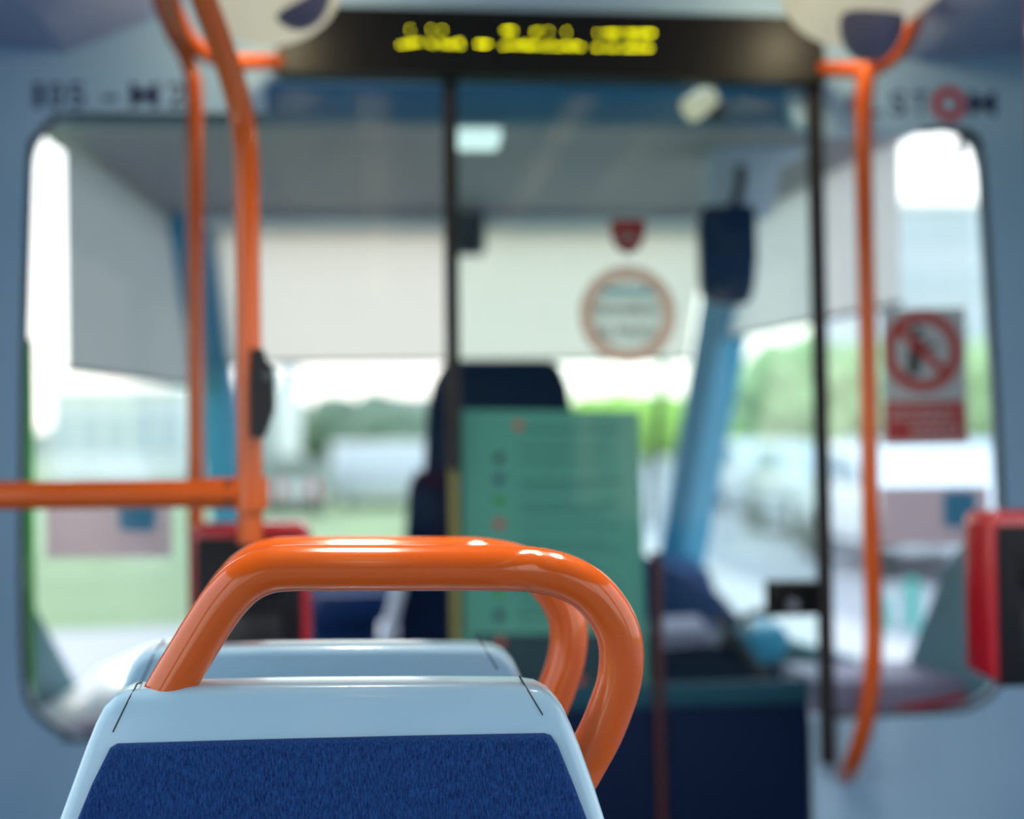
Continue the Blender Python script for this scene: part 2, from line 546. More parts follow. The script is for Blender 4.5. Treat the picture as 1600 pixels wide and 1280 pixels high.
Yn = B + .024
po = thing('notice_poster', 'pale green printed notice hanging on the cab door glass below the round sticker', 'poster', at(866, 1095, Yn))
slab_px(MB(), [(721, 640), (998, 643), (1014, 1098), (726, 1100)], Yn, .002).build('paper_sheet', M['paper'], po, smooth=False)
ink = MB()
for i, y in enumerate([672, 700, 722, 752, 764, 788, 800, 822, 846, 860, 884, 896, 918, 930, 950, 966]):
    x1 = [968, 950, 940, 972, 930, 968, 944, 966, 950, 972, 936, 960, 972, 940, 966, 950][i]
    slab_px(ink, [(812, y - 4), (x1, y - 4), (x1, y + 4), (812, y + 4)], Yn - .0006, .0005)
ink.build('printed_lines', M['paper_ink'], po, smooth=False)
slab_px(MB(), [(738, 992), (994, 990), (1000, 1068), (740, 1072)], Yn - .0006, .0005).build('dark_picture', M['paper_dark'], po, smooth=False)
for y, mm in ((716, 'sign_ink'), (749, 'navy_ink'), (783, 'edge_green'), (819, 'red_ink'), (926, 'edge_green'), (962, 'navy_ink')):
    MB().disc(at(780, y, Yn - .0008), .0105, 0, .0005, 20).build('round_icon', M[mm], po, smooth=False)
for x, y in ((810, 665), (782, 1004), (906, 1062)):
    MB().disc(at(x, y, Yn - .0014), .009, 0, .0005, 20).build('red_icon', M['notice_red'], po, smooth=False)

c = at(981, 492, Yn)
st = thing('round_sticker', 'round salmon ringed sticker with two black lines on the cab door glass', 'sticker', c)
MB().disc(c, .073, 0, .001).build('white_disc', cloth_translucent('sticker_film', srgb(240, 244, 240), 0.7, 0.68), st, smooth=False)
MB().ring(c, .069, .099, -.001, 0).build('outer_ring', cloth_translucent('salmon_film', srgb(248, 176, 148), 0.75, 0.5), st, smooth=False)
text_obj('lettering', 'PROHIBIDO', at(930, 491, Yn - .001), .128, .020, M['sign_ink'], st)
text_obj('lettering', 'EL PASO', at(934, 527, Yn - .001), .116, .020, M['sign_ink'], st)
slab_px(MB(), [(940, 450), (1022, 450), (1022, 462), (940, 462)], Yn - .001, .0006).build('blue_band', M['sky_ink'], st, smooth=False)

c = at(981, 366, Yn)
bd = thing('small_badge', 'small dark red shield badge on the cab door glass above the round sticker', 'badge', at(981, 394, Yn))
slab_px(MB(), [(954, 344), (1008, 344), (1007, 368), (1000, 387), (981, 398), (962, 387), (955, 368)], Yn, .001).build('shield', M['badge_red'], bd, smooth=False)
slab_px(MB(), [(966, 366), (997, 366), (995, 377), (968, 377)], Yn - .0008, .0006).build('pale_band', M['sticker'], bd, smooth=False)

# notice on the side pane
Yn = B + .024
ns = thing('prohibition_notice', 'grey white notice with red barred circle and red text block on the narrow pane', 'notice', at(1445, 695, Yn))
slab_px(MB(), [(1378, 484), (1508, 481), (1513, 694), (1381, 697)], Yn, .002).build('notice_board', M['notice_white'], ns, smooth=False)
c = at(1441, 549, Yn - .001)
MB().ring(c, .060, .083, -.0006, 0).build('red_circle', M['notice_red'], ns, smooth=False)
slab_px(MB(), [(1393, 512), (1404, 503), (1490, 585), (1480, 596)], Yn - .0022, .0005).build('red_bar', M['notice_red'], ns, smooth=False)
fg = MB()
fh = at(1432, 517, Yn)
fg.disc(fh, .011, -.0016, -.0012, 20)
slab_px(fg, [(1420, 528), (1443, 528), (1448, 540), (1462, 536), (1463, 542), (1446, 549), (1440, 548), (1436, 586), (1418, 586), (1420, 556)], Yn - .0016, .0004)
fg.build('walking_figure', M['sign_ink'], ns, smooth=False)
slab_px(MB(), [(1382, 628), (1507, 626), (1511, 688), (1384, 690)], Yn - .0006, .0005).build('red_block', M['notice_red'], ns, smooth=False)
tx = MB()
for y, a, b_ in ((642, 1392, 1498), (654, 1392, 1488), (668, 1422, 1500), (679, 1424, 1496)):
    x = a
    while x < b_ - 6:
        w = random.choice((8, 12, 16))
        slab_px(tx, [(x, y - 2.2), (min(x + w, b_), y - 2.2), (min(x + w, b_), y + 2.2), (x, y + 2.2)], Yn - .0012, .0004); x += w + 4
tx.build('white_lines', M['notice_white'], ns, smooth=False)
MB().disc(at(1408, 674, Yn - .0012), .010, 0, .0004, 20).build('red_symbol', M['red_ink'], ns, smooth=False)

for (xa, xb, y0, y1, lab) in ((72, 268, 768, 872, 'pinkish sticker with pale blue icon on pane over the grass, under the orange rail'),
                              (1376, 1545, 762, 852, 'pinkish sticker with pale blue icon under the barred circle notice')):
    s = thing('contact_sticker', lab, 'sticker', at((xa + xb) / 2, y1, Yn), 'blue icon stickers on the bulkhead panes')
    slab_px(MB(), [(xa, y0), (xb, y0 - 2), (xb, y1 - 2), (xa, y1)], Yn, .001).build('sticker_sheet', M['sticker'], s, smooth=False)
    w = xb - xa
    a0, a1 = xa + w * .58, xa + w * .88
    slab_px(MB(), [(a0 + 5, y0 + 6), (a1 - 5, y0 + 6), (a1, y0 + 12), (a1, y0 + 54), (a1 - 6, y0 + 62), (a0 + 6, y0 + 62), (a0, y0 + 54), (a0, y0 + 12)], Yn - .0006, .0005).build('blue_icon', M['sticker_blue'], s, smooth=False)

# ------------------------------------------------------------------ lettering on the bulkhead
p0 = at(50, 168, B)
o = thing('wall_lettering', 'navy number lettering 105 - M2 on the bulkhead above the window', 'lettering', p0)
for a, b_, ch in [(54, 66, '1'), (76, 100, '0'), (108, 132, '5'), (160, 184, '-'), (204, 248, 'M'), (262, 290, '2')]:
    q = at(a, 168, B)
    if ch == '-':
        quad(MB(), a, 150, b_, 157, B - .0012, .0008).build('letter', M['navy_ink'], o, smooth=False)
    else:
        text_obj('letter', ch, (q.x, B - .0004, q.z), at(b_, 168, B).x - q.x, .048, M['navy_ink'], o, depth=.001)
lt = thing('maker_lettering', 'navy capital lettering with a red ring letter on the bulkhead above the window', 'lettering', at(1440, 190, B))
xs = [(1262, 1292, 'A'), (1298, 1320, 'L'), (1388, 1414, 'S'), (1422, 1450, 'T'), (1512, 1560, 'M')]
xs = [(1318, 1340, 'A'), (1358, 1378, 'L'), (1392, 1416, 'S'), (1426, 1450, 'T'), (1514, 1556, 'M')]
for a, b_, ch in xs:
    q = at(a, 180, B)
    text_obj('letter', ch, (q.x, B - .0004, q.z), at(b_, 180, B).x - q.x, .048, M['navy_ink'], lt, depth=.001)
MB().ring(at(1482, 163, B), .018, .036, -.0015, -.0004).build('ring_letter', M['red_ink'], lt, smooth=False)['label'] = 'red ring letter O'

# ------------------------------------------------------------------ destination display
YD = 2.735
dd = thing('destination_display', 'long black destination display with yellow dot lettering above the cab door', 'display', at(860, 125, YD))
dpts = [(455, 8), (1262, 26), (1286, 60), (1292, 116), (1290, 127), (432, 112), (432, 60)]
slab_px(MB(), dpts, YD, B - YD + .0).build('casing', M['gloss_black'], dd, smooth=False)
q0, q1 = at(560, 36, YD - .001), at(1110, 104, YD - .001)
A_dots = [(641, 46), (674, 46), (691, 47)]
A_dots += [(x, 48) for x in (789, 793, 797, 802)] + [(836, 50), (840, 49), (857, 49), (885, 50)]
A_dots += [(x, 52) for x in (934, 947, 952, 956, 961, 966, 981, 985, 989, 995, 1000, 1006, 1012, 1016, 1019)]
B_dots = [(626, 70), (632, 70), (638, 68), (644, 68), (648, 66), (655, 66), (672, 67), (677, 70), (690, 66), (694, 70), (700, 70), (706, 71), (713, 67), (718, 66), (720, 71)]
B_dots += [(x, 69) for x in (747, 751, 755, 759, 762)]
B_dots += [(786, 72), (792, 71), (798, 70), (806, 70), (812, 72), (818, 69), (822, 71), (827, 73), (833, 70), (839, 72), (847, 72), (856, 74), (861, 70), (868, 73), (875, 74), (881, 71), (888, 72), (893, 74), (898, 71), (904, 72), (908, 74)]
B_dots += [(x, 75) for x in (931, 935, 948, 956, 961, 975, 981, 985, 990, 996, 1002, 1006, 1011, 1015)]
rows_ = []
for row in (A_dots, B_dots):
    row = sorted(row)
    cl = [[row[0]]]
    for d_ in row[1:]:
        if d_[0] - cl[-1][-1][0] > 9: cl.append([d_])
        else: cl[-1].append(d_)
    rows_ += cl
for cl in rows_:
    led = MB()
    for x, y in cl: led.disc(at(x, y, YD - .0005), .0016, -.0008, 0, 8)
    led.build('led_dots', M['led'], dd, smooth=False)

# ------------------------------------------------------------------ ceiling lamp pods over the ends of the display
def lamp_pod(px, py, label, gx):
    c = at(px, py, 2.48)
    R = .128
    t = thing('ceiling_lamp_pod', label, 'lamp', (c.x, 2.48, c.z + .1), 'cream lamp pods at the display ends')
    mb = MB()
    n, rings = 28, 10
    # bowl end (lower half ball) drawn out along the saloon as a trough
    prof = [(math.sin(a), -math.cos(a)) for a in [i * math.pi / 2 / rings for i in range(rings + 1)]]
    rows = []
    for (rr, zz) in prof:
        row = []
        for k in range(n + 1):
            a = math.pi * k / n
            row.append(mb.b.verts.new((c.x + math.cos(a) * rr * R, 2.44 + math.sin(a) * rr * R * .55, c.z + zz * R * .86)))
        rows.append(row)
    for i in range(rings):
        for k in range(n):
            try: mb.b.faces.new((rows[i][k], rows[i][k + 1], rows[i + 1][k + 1], rows[i + 1][k]))
            except ValueError: pass
    # trough sides toward the rear of the tram
    for side in (0, n):
        back = []
        for i in range(rings + 1):
            v = rows[i][side].co
            back.append(mb.b.verts.new((v.x, 0.6, v.z + .03)))
        for i in range(rings):
            mb.b.faces.new((rows[i][side], rows[i + 1][side], back[i + 1], back[i]))
    bmesh.ops.remove_doubles(mb.b, verts=mb.b.verts[:], dist=1e-5)
    mb.build('housing', M['cream'], t)
    return t, c


podL = lamp_pod(420, -18, 'cream rounded lamp pod at the display end next to the orange hanging pole', 462)
podR = lamp_pod(1316, -12, 'cream rounded lamp pod at the display end above the curved orange pole', 1352)
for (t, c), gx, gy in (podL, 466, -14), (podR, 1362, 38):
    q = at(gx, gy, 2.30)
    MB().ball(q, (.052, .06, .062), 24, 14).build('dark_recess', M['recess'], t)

    lp_ = bpy.data.lights.new('pod_lamp', 'POINT')
    lp_.energy = 1.15; lp_.shadow_soft_size = .03; lp_.color = (1.0, .84, .52)
    lo_ = bpy.data.objects.new('pod_lamp', lp_); COL.objects.link(lo_)
    lo_.location = (c.x, 2.56, c.z + .01); lo_.parent = t; lo_.matrix_parent_inverse = parent_world(t).inverted()

# ceiling lamp strips along the saloon (out of the frame above, reflected in the paint)
for x, lab in ((-.02, 'long warm ceiling lamp strip nearer the hanging pole'), (.62, 'long warm ceiling lamp strip nearer the aisle window')):
    t = thing('ceiling_lamp', lab, 'lamp', (x, 0, 2.25), 'ceiling lamp strips')
    MB().box((x - .07, -4.5, 2.215), (x + .07, 1.9, 2.25), .008).build('lamp_frame', M['white'], t)
    for y0 in (-4.4, -3.1, -1.8, -.5, .8):
        MB().box((x - .05, y0, 2.205), (x + .05, y0 + 1.05, 2.222), .004).build('diffuser', M['lamp'], t)
    for y0, ly, en in ((-3.2, 1.7, 6), (-1.1, 1.7, 1.4), (1.55, .6, 5)):
        la = bpy.data.lights.new('ceiling_tube', 'AREA')
        la.shape = 'RECTANGLE'; la.size = .09; la.size_y = ly
        la.energy = en; la.color = (1.0, .90, .76); la.spread = math.radians(125)
        lo_ = bpy.data.objects.new('ceiling_tube', la); COL.objects.link(lo_)
        lo_.location = (x, y0, 2.19); lo_.parent = t; lo_.matrix_parent_inverse = parent_world(t).inverted()

# ================================================================== ORANGE RAILS
R17 = .0175
# hanging pole with a cross rail to the side wall
YP = 2.1
hp = thing('hanging_grab_pole', 'orange grab pole hanging from the ceiling with a cross rail to the wall', 'grab pole', at(395, 850, YP))
hpath = [at(250, -250, 1.95), at(278, -120, 2.0), at(322, 8, YP - .05), at(352, 90, YP - .02), at(375, 170, YP), at(384, 235, YP), at(386, 330, YP), at(388, 500, YP), at(390, 690, YP), at(391, 849, YP)]
MB().tube(hpath, .0185, 24, 8).build('pole', M['orange'], hp)
MB().tube([at(392, 745, YP), at(392, 795, YP)], .0255, 24, 0).build('clamp', M['orange'], hp)
rl = Vector((XL - .0, at(0, 775, YP).y, at(-300, 782, YP).z))
MB().tube([at(-340, 778, YP), at(340, 771, YP)], .0205, 24, 0).build('cross_rail', M['orange'], hp)
sl = MB().tube([at(320, 771, YP), at(374, 770, YP)], .0225, 24, 0).build('sleeve', M['orange'], hp)
for y in (756, 783):
    q = at(356, y, YP - .020)
    MB().cyl(q, q - Vector((0, .003, 0)), .0045, 12).build('screw', M['rubber'], sl)
q = at(411, 612, YP - .005)
sb = thing('stop_button', 'black stop request button box clamped on the orange hanging pole', 'button', at(411, 685, YP - .01))
slab_px(MB(), [(391, 545), (410, 545), (414, 560), (426, 575), (428, 610), (428, 640), (420, 660), (411, 684), (391, 684)], YP - .058, .039).build('housing', M['black'], sb, smooth=False)
bq = at(419, 588, YP - .059)
MB().cyl(bq + Vector((0, .002, 0)), bq - Vector((0, .005, 0)), .0075, 16).build('push_button', M['gasket'], sb)

# bulkhead poles: each stands off the bulkhead, curves in at its foot, bends to the ceiling on top
YQ = 2.62
pl_ = thing('bulkhead_grab_pole', 'thin orange vertical pole before the bulkhead passing behind the ticket validator', 'grab pole', at(306, 1210, YQ), 'orange bulkhead poles')
MB().tube([at(232, -60, 2.46), at(250, -5, 2.52), at(268, 45, 2.58), at(292, 92, YQ), at(303, 140, YQ), at(305, 250, YQ), at(305, 500, YQ), at(306, 800, YQ), at(308, 1030, YQ), at(304, 1110, YQ + .03), at(292, 1180, YQ + .10), at(286, 1205, B)], .0150, 20, 8).build('pole', M['orange'], pl_)
pr_ = thing('bulkhead_grab_pole', 'orange vertical pole with curved foot at the narrow pane with the barred circle notice', 'grab pole', at(1330, 1210, YQ), 'orange bulkhead poles')
MB().tube([at(1420, -40, 2.48), at(1404, 0, 2.52), at(1386, 48, 2.58), at(1360, 100, YQ), at(1350, 150, YQ), at(1350, 250, YQ), at(1355, 500, YQ), at(1360, 800, YQ), at(1365, 960, YQ), at(1363, 1050, YQ), at(1352, 1130, YQ + .03), at(1334, 1190, YQ + .09), at(1322, 1212, B)], .0172, 20, 8).build('pole', M['orange'], pr_)

rL = thing('ceiling_handrail', 'orange ceiling handrail curving into the display end next to the hanging pole', 'handrail', at(430, 97, YQ), 'orange ceiling handrails')
MB().tube([at(225, -120, 2.2), at(262, -20, 2.40), at(278, 28, 2.50), at(300, 66, 2.58), at(335, 90, YQ), at(375, 97, YQ + .01), at(432, 97, YD + .005)], .0155, 20, 8).build('rail', M['orange'], rL)
rR = thing('ceiling_handrail', 'orange ceiling handrail curving into the display end above the curved foot pole', 'handrail', at(1290, 108, YQ), 'orange ceiling handrails')
MB().tube([at(1480, -120, 2.2), at(1446, -18, 2.40), at(1432, 26, 2.50), at(1408, 74, 2.58), at(1378, 101, YQ), at(1345, 109, YQ + .01), at(1288, 108, YD + .005)], .0155, 20, 8).build('rail', M['orange'], rR)

# pole carrying the second validator, at the very edge of the picture
YE = 2.32
ep = thing('side_grab_pole', 'orange floor pole at the picture edge behind the big red validator', 'grab pole', (at(1633, 700, YE).x, YE, 0))
MB().tube([Vector((at(1633, 700, YE).x, YE, 0)), at(1633, 700, YE), Vector((at(1633, 700, YE).x, YE, 1.96))], .0165, 20, 0).build('pole', M['orange'], ep)


def validator(cx, Y, ztop, label):
    """ticket validator: red U shell round a black front, its face toward the rear of the tram"""
    w, h, d = .196, .268, .10
    t = thing('ticket_validator', label, 'ticket machine', (cx, Y, ztop - h), 'ticket validators')
    mb = MB()
    r = .022
    pts = []
    for sx, sz, a0 in ((1, 1, 0), (-1, 1, 90), (-1, -1, 180), (1, -1, 270)):
        for k in range(6):
            a = math.radians(a0 + k * 18)
            pts.append((cx + sx * (w / 2 - r) + r * math.cos(a), Y, ztop - h / 2 + sz * (h / 2 - r) + r * math.sin(a)))
    mb.prism(pts, (0, d, 0), .010, 4).build('red_case', M['red'], t, angle=50)
    MB().box((cx - w / 2 + .013, Y - .007, ztop - h - .002), (cx + w / 2 - .013, Y + .02, ztop - .022), .005).build('front_panel', M['screen'], t)
    sc = MB().box((cx - .055, Y - .0085, ztop - .12), (cx + .055, Y - .004, ztop - .055), .002).build('display_window', M['gloss_black'], t)
    MB().box((cx - .05, Y - .0095, ztop - .235), (cx + .05, Y - .004, ztop - .15), .003).build('card_reader', M['black'], t)
    return t


vx = (at(299, 850, 2.40).x + at(484, 850, 2.40).x) / 2
va = validator(vx, 2.37, at(390, 817, 2.40).z, 'red and black ticket validator below the orange cross rail behind the seats')
MB().box((at(306, 850, YQ).x - .02, 2.465, .80), (vx, 2.50, .85), .004).build('mount_arm', M['black'], va)
MB().tube([(at(306, 850, YQ).x, 2.49, .825), (at(306, 850, YQ).x, YQ - .016, .825)], .018, 16, 0).build('clamp', M['black'], va)
Y2 = 2.13
vx2 = at(1558, 900, Y2).x + .196 / 2 - .013
vb = validator(vx2, Y2, at(1560, 800, Y2).z, 'red and black ticket validator cut by the picture edge')
MB().box((vx2 - .03, Y2 + .09, .98), (vx2 + .03, YE + .0, 1.04), .004).build('mount_arm', M['red'], vb)

# ================================================================== THE TWO SEATS BACK TO BACK
YS = 1.2
OX = at(517, 1060, YS).x


def P(px, py, dy=0.0):
    """near seat pixel -> seat axes (x from the seat's middle, y toward the back of its backrest, z up from floor)"""
    q = at(px, py, YS + dy)
    return Vector((q.x - OX, dy, q.z))


def seat(origin_x, origin_y, flip, dz_handle, zs, label, name='passenger_seat'):
    root = thing(name, label, 'seat', (origin_x, origin_y, 0), 'pair of seats back to back')
    k = .22                                   # recline: lower is further forward

    def Wd(v):
        return Vector((origin_x + v.x, origin_y + v.y * flip, v.z + zs))
    zc = P(517, 1059).z

    def lean(v):
        return Vector((v.x, v.y - (zc - v.z) * k, v.z))
    # ---- shell outline, front view
    left = [(58, 1400), (96, 1280), (118, 1215), (140, 1150), (152, 1118), (164, 1094), (180, 1078), (203, 1068)]
    rightp = [(813, 1059), (840, 1063), (860, 1073), (877, 1092), (890, 1120), (902, 1150), (921, 1205), (944, 1280), (985, 1400)]
    top = [(320, 1063), (430, 1060), (560, 1059), (700, 1058)]
    zb = .36
    out = [P(x, y + 9) for x, y in left + top + rightp]
    bl = Vector((out[0].x - .02, 0, zb + .1)); br = Vector((out[-1].x + .02, 0, zb + .1))
    bl2 = Vector((bl.x + .04, 0, zb)); br2 = Vector((br.x - .04, 0, zb))
    ring = [bl2, bl] + out + [br, br2]
    TH = .055
    mb = MB()
    mb.prism([Wd(lean(p + Vector((0, -.008, 0)))) for p in ring], (0, TH * flip, 0), .0105, 5)
    bmesh.ops.recalc_face_normals(mb.b, faces=mb.b.faces[:])
    bvh = BVHTree.FromBMesh(mb.b)
    mb.build('backrest_shell', M['shell'], root, angle=60)

    def on_front(v, side=1):
        """drop a seat point onto the shell, from the front (side=1) or from the back (-1)"""
        w = Wd(v)
        d = Vector((0, flip * side, 0))
        hit = bvh.ray_cast(w - d * .6, d)[0]
        return hit if hit else Wd(lean(v))
    # ---- seams where the side caps meet the top panel (both faces)
    for a, b_ in (((214, 1069), (182, 1138)), ((811, 1056), (845, 1112))):
        for side in (1, -1):
            line = []
            for i in range(9):
                t = i / 8
                line.append(on_front(P(a[0] + (b_[0] - a[0]) * t, a[1] + (b_[1] - a[1]) * t), side))
            MB().tube(line, .0007, 6, 0).build('seam', M['seam'], root)
    # ---- upholstery pad on the front
    pad = [(180, 1170), (190, 1164), (400, 1158), (640, 1152), (846, 1148), (856, 1151), (866, 1165), (888, 1220), (912, 1284), (950, 1400), (985, 1560), (985, 1900), (60, 1900), (60, 1560), (92, 1400), (131, 1284), (155, 1222)]
    pm = MB()
    base = []
    for x, y in pad:
        v = P(x, y - 10)
        w = Wd(lean(v + Vector((0, -.008, 0))))
        base.append(w + Vector((0, .004 * flip, 0)))
    pm.prism(base, (0, -.013 * flip, 0), .005, 3)
    pm.build('backrest_pad', M['fabric'], root, angle=60)
    # ---- seat pan, cushion and foot
    hw = .22
    y0, y1 = -.62, -.14
    lo = lambda a, b_: (min(a, b_), max(a, b_))
    ya, yb = lo(origin_y + y0 * flip, origin_y + y1 * flip)
    MB().box((origin_x - hw, ya, .36), (origin_x + hw, yb, .42), .02, 3).build('seat_pan', M['shell'], root)
    ya, yb = lo(origin_y + (y0 + .02) * flip, origin_y + (y1 - .02) * flip)
    MB().box((origin_x - hw + .02, ya, .415), (origin_x + hw - .02, yb, .465), .02, 3).build('seat_cushion', M['fabric'], root)
    ya, yb = lo(origin_y - .5 * flip, origin_y - .12 * flip)
    MB().box((origin_x - .12, ya, 0), (origin_x + .12, yb, .37), .02, 3).build('seat_base', M['gasket'], root)
    # ---- grab handle
    H = [(252, 1100, .014), (271, 1066, .014), (301, 1016, .014), (332, 966, .014), (355, 935, .014), (382, 909, .014), (415, 893, .014), (450, 888, .014), (520, 887.5, .014), (620, 887.5, .014), (720, 887.5, .014), (790, 888, .014),
         (832, 890, .020), (876, 899, .021), (916, 919, .022), (945, 949, .024), (965, 986, .026), (971, 1026, .027), (966, 1070, .028), (952, 1112, .030), (936, 1150, .032), (913, 1192, .034), (886, 1240, .030)]
    MB().tube([Wd(P(x, y, dy) + Vector((0, 0, dz_handle))) for x, y, dy in H], .0196, 32, 5).build('grab_handle', M['orange'], root, angle=70)['label'] = 'glossy orange tube grab handle'
    return root


r86 = 1.47
seat(OX, YS, 1, 0.0, 0.0, 'pale blue seat with navy fabric facing the viewer, orange handle in front')
seat((502 - 600) / F * r86, r86, -1, -.0085, -.001, 'pale blue seat turned away, just behind the near seatback')

# ================================================================== DRIVER'S CAB
def xl(Y): return -.752 + (Y - 2.85) * .11
def xr(Y): return 1.225 - (Y - 2.85) * .11
ZC0, ZC1 = 1.886, 1.83
YW = 4.08                              # top of the windscreen
YC = B + .036
# ceiling and front edge beam
struct(MB().prism([(xl(YC) - .01, 2.955, ZC0), (xr(YC) + .01, 2.955, ZC0), (xr(YW) + .01, YW + .05, ZC1), (xl(YW) - .01, YW + .05, ZC1)], (0, 0, .05)).build('ceiling_1', M['cab_grey'], smooth=False))
b0, b1 = at(415, 191, 2.92).z, at(415, 120, 2.92).z
struct(MB().box((xl(2.9) + .02, 2.90, b0), (xr(2.9) - .02, 2.96, b1 + .10)).build('trim_3', M['cab_blue'], smooth=False))


def wsY(z): return YW + (ZC1 - z) * .62     # windscreen slope


# side walls of the cab: low wall with a sloped near corner, header above the glass
for side, fx in (('left', xl), ('right', xr)):
    sgn = -1 if side == 'left' else 1
    w = MB()
    zz = .60
    cy, cz = (3.35, .62) if side == 'left' else (3.2, .64)
    low = [(YC, .0), (4.85, .0), (4.75, zz), (cy, cz), (3.0, .90), (YC, 1.02)]
    w.prism([(fx(y), y, z) for y, z in low], (sgn * .03, 0, 0))
    w.prism([(fx(y), y, z) for y, z in [(YC, 1.89), (4.2, 1.84), (4.2, 1.9), (YC, 1.95)]], (sgn * .03, 0, 0))
    struct(w.build('wall_cab_' + side, M['teal'], smooth=False))
    n = 4 if side == 'left' else 5
    g = MB()
    g.prism([(fx(y) + sgn * .012, y, z) for y, z in [(2.9, 1.0), (3.0, .91), (cy, cz + .01), (4.72, .61), (4.12, 1.84), (2.9, 1.89)]], (sgn * .005, 0, 0))
    wo_ = struct(g.build('window_%d' % n, M['glass_clear'], smooth=False))
    ge = at(49 if side == 'left' else 1552, 800, 2.9)
    if side == 'left':
        MB().box((ge.x - .006, 2.885, .62), (ge.x + .006, 2.905, at(49, 530, 2.9).z), .002).build('glass_edge', M['edge_green'], wo_)

# windscreen and its pillars
struct(MB().prism([(-.56, wsY(1.84), 1.84), (1.04, wsY(1.84), 1.84), (.99, wsY(.76), .76), (-.51, wsY(.76), .76)], (0, .006, .004)).build('window_3', M['glass_clear'], smooth=False))


def pillar(sgn, name):
    def pt(z, off, dy):
        half = (.82 if sgn > 0 else .77) - (1.84 - z) * .055
        return Vector((.24 + sgn * (half + off), wsY(z) + dy, z))
    mb = MB()
    prof = [(-.095 if sgn > 0 else -.06, -.03), (-.03, -.085), (.07, -.02), (.07, .05), (-.05, .05)]
    A = [mb.b.verts.new(pt(1.86, *p)) for p in prof]
    C_ = [mb.b.verts.new(pt(.70, *p)) for p in prof]
    n = len(prof)
    for i in range(n): mb.b.faces.new((A[i], A[(i + 1) % n], C_[(i + 1) % n], C_[i]))
    mb.b.faces.new(A[::-1]); mb.b.faces.new(C_)
    return struct(mb.build(name, M['pillar'], smooth=False))


pillar(-1, 'trim_4'); pillar(1, 'trim_5')

# roller blinds
t = thing('windscreen_sunshade', 'wide translucent white roller sunshade drawn halfway down the windscreen', 'sunshade', (.2, wsY(1.43), 1.43))
zs0, zs1 = ZC1 - .01, 1.428
MB().prism([(-.50, wsY(zs0) - .05, zs0), (.945, wsY(zs0) - .05, zs0), (.93, wsY(zs1) - .05, zs1), (-.485, wsY(zs1) - .05, zs1)], (0, -.002, 0)).build('screen', M['shade'], t, smooth=False)
MB().tube([(-.485, wsY(zs1) - .05, zs1), (.93, wsY(zs1) - .05, zs1)], .007, 10, 0).build('hem_bar', M['gasket'], t)
MB().tube([(-.50, wsY(zs0) - .05, zs0 - .005), (.945, wsY(zs0) - .05, zs0 - .005)], .018, 12, 0).build('roller', M['white'], t)
for side, fx, zb, y0, mm, lab in (('l', xl, 1.362, 3.20, 'blind', 'grey roller blind on the cab side window behind the orange poles'),
                                  ('r', xr, 1.49, 3.13, 'blind_pale', 'pale roller blind on the cab side window behind the curved foot pole')):
    sg = 1 if side == 'l' else -1
    t = thing('side_window_blind', lab, 'blind', (fx(3.6), 3.6, zb), 'cab side window blinds')
    mb = MB()
    N = 24
    rowt, rowb = [], []
    y2 = wsY(zb) - .05
    for i in range(N + 1):
        y = y0 + (4.10 - y0) * i / N
        yb_ = y0 + (y2 - y0) * i / N
        wv = .006 * math.sin(i * .9)
        rowt.append(mb.b.verts.new((fx(y) + sg * (.02), y, 1.858)))
        rowb.append(mb.b.verts.new((fx(yb_) + sg * (.022 + wv), yb_, zb)))
    for i in range(N): mb.b.faces.new((rowt[i], rowt[i + 1], rowb[i + 1], rowb[i]))
    mb.build('blind_cloth', M[mm], t)
    MB().tube([(fx(y0) + sg * .022, y0, zb), (fx(y2) + sg * .022, y2, zb)], .006, 10, 0).build('hem_bar', M['gasket'], t)

# driver's seat
dsx, dsy = .30, 3.55
t = thing('driver_seat', 'dark navy driver seat behind the cab door glass and notice', 'seat', (dsx, dsy, 0))
hb = [(668, 640), (676, 600), (690, 572), (720, 562), (850, 562), (875, 572), (889, 605), (896, 660), (900, 740), (664, 740)]
slab_px(MB(), hb, dsy, .10).build('headrest', M['seatnavy'], t, angle=60)
bb = [(640, 760), (652, 738), (690, 730), (900, 730), (935, 745), (950, 790), (960, 1010), (935, 1060), (640, 1060), (622, 1010)]
slab_px(MB(), bb, dsy - .02, .14).build('backrest', M['seatnavy'], t, angle=60)
qa = at(600, 1000, dsy)
MB().box((dsx - .25, dsy + .05, .42), (dsx + .25, dsy + .55, .54), .03, 3).build('seat_cushion', M['seatnavy'], t)
MB().box((dsx - .32, dsy + .0, .66), (dsx - .27, dsy + .32, .71), .015, 2).build('armrest', M['lavender'], t)
MB().tube([at(628, 905, dsy - .03), at(600, 1010, dsy - .03)], .016, 12, 0).build('belt', M['lavender'], t)['label'] = 'pale lavender strap beside the backrest'
MB().cyl((dsx, dsy + .28, 0), (dsx, dsy + .28, .43), .09, 20).build('seat_post', M['gasket'], t)

# dashboard
t = thing('dashboard', 'dark blue cab dashboard under the windscreen', 'dashboard', (.24, 4.4, 0))
MB().prism([(-.49, y, z) for y, z in [(4.22, 0), (4.66, 0), (4.70, .74), (4.58, .80), (4.30, .78), (4.18, .70)]], (1.48, 0, 0)).build('body', M['dash'], t, smooth=False)
bn = [at(x, y, 4.0) for x, y in [(1012, 868), (1040, 880), (1085, 903), (1128, 930), (1155, 962), (1150, 1010), (1000, 1010), (985, 900)]]
MB().prism(bn, (0, .30, 0), .01, 2).build('binnacle', M['dash'], t)
qd = at(560, 935, 4.15)
MB().box((qd.x - .12, 4.10, qd.z - .06), (qd.x + .14, 4.19, qd.z + .02), .006).build('control_panel', M['dash'], t)
MB().box((qd.x + .16, 4.10, qd.z - .09), (qd.x + .30, 4.19, qd.z + .03), .006).build('control_panel', M['black'], t)

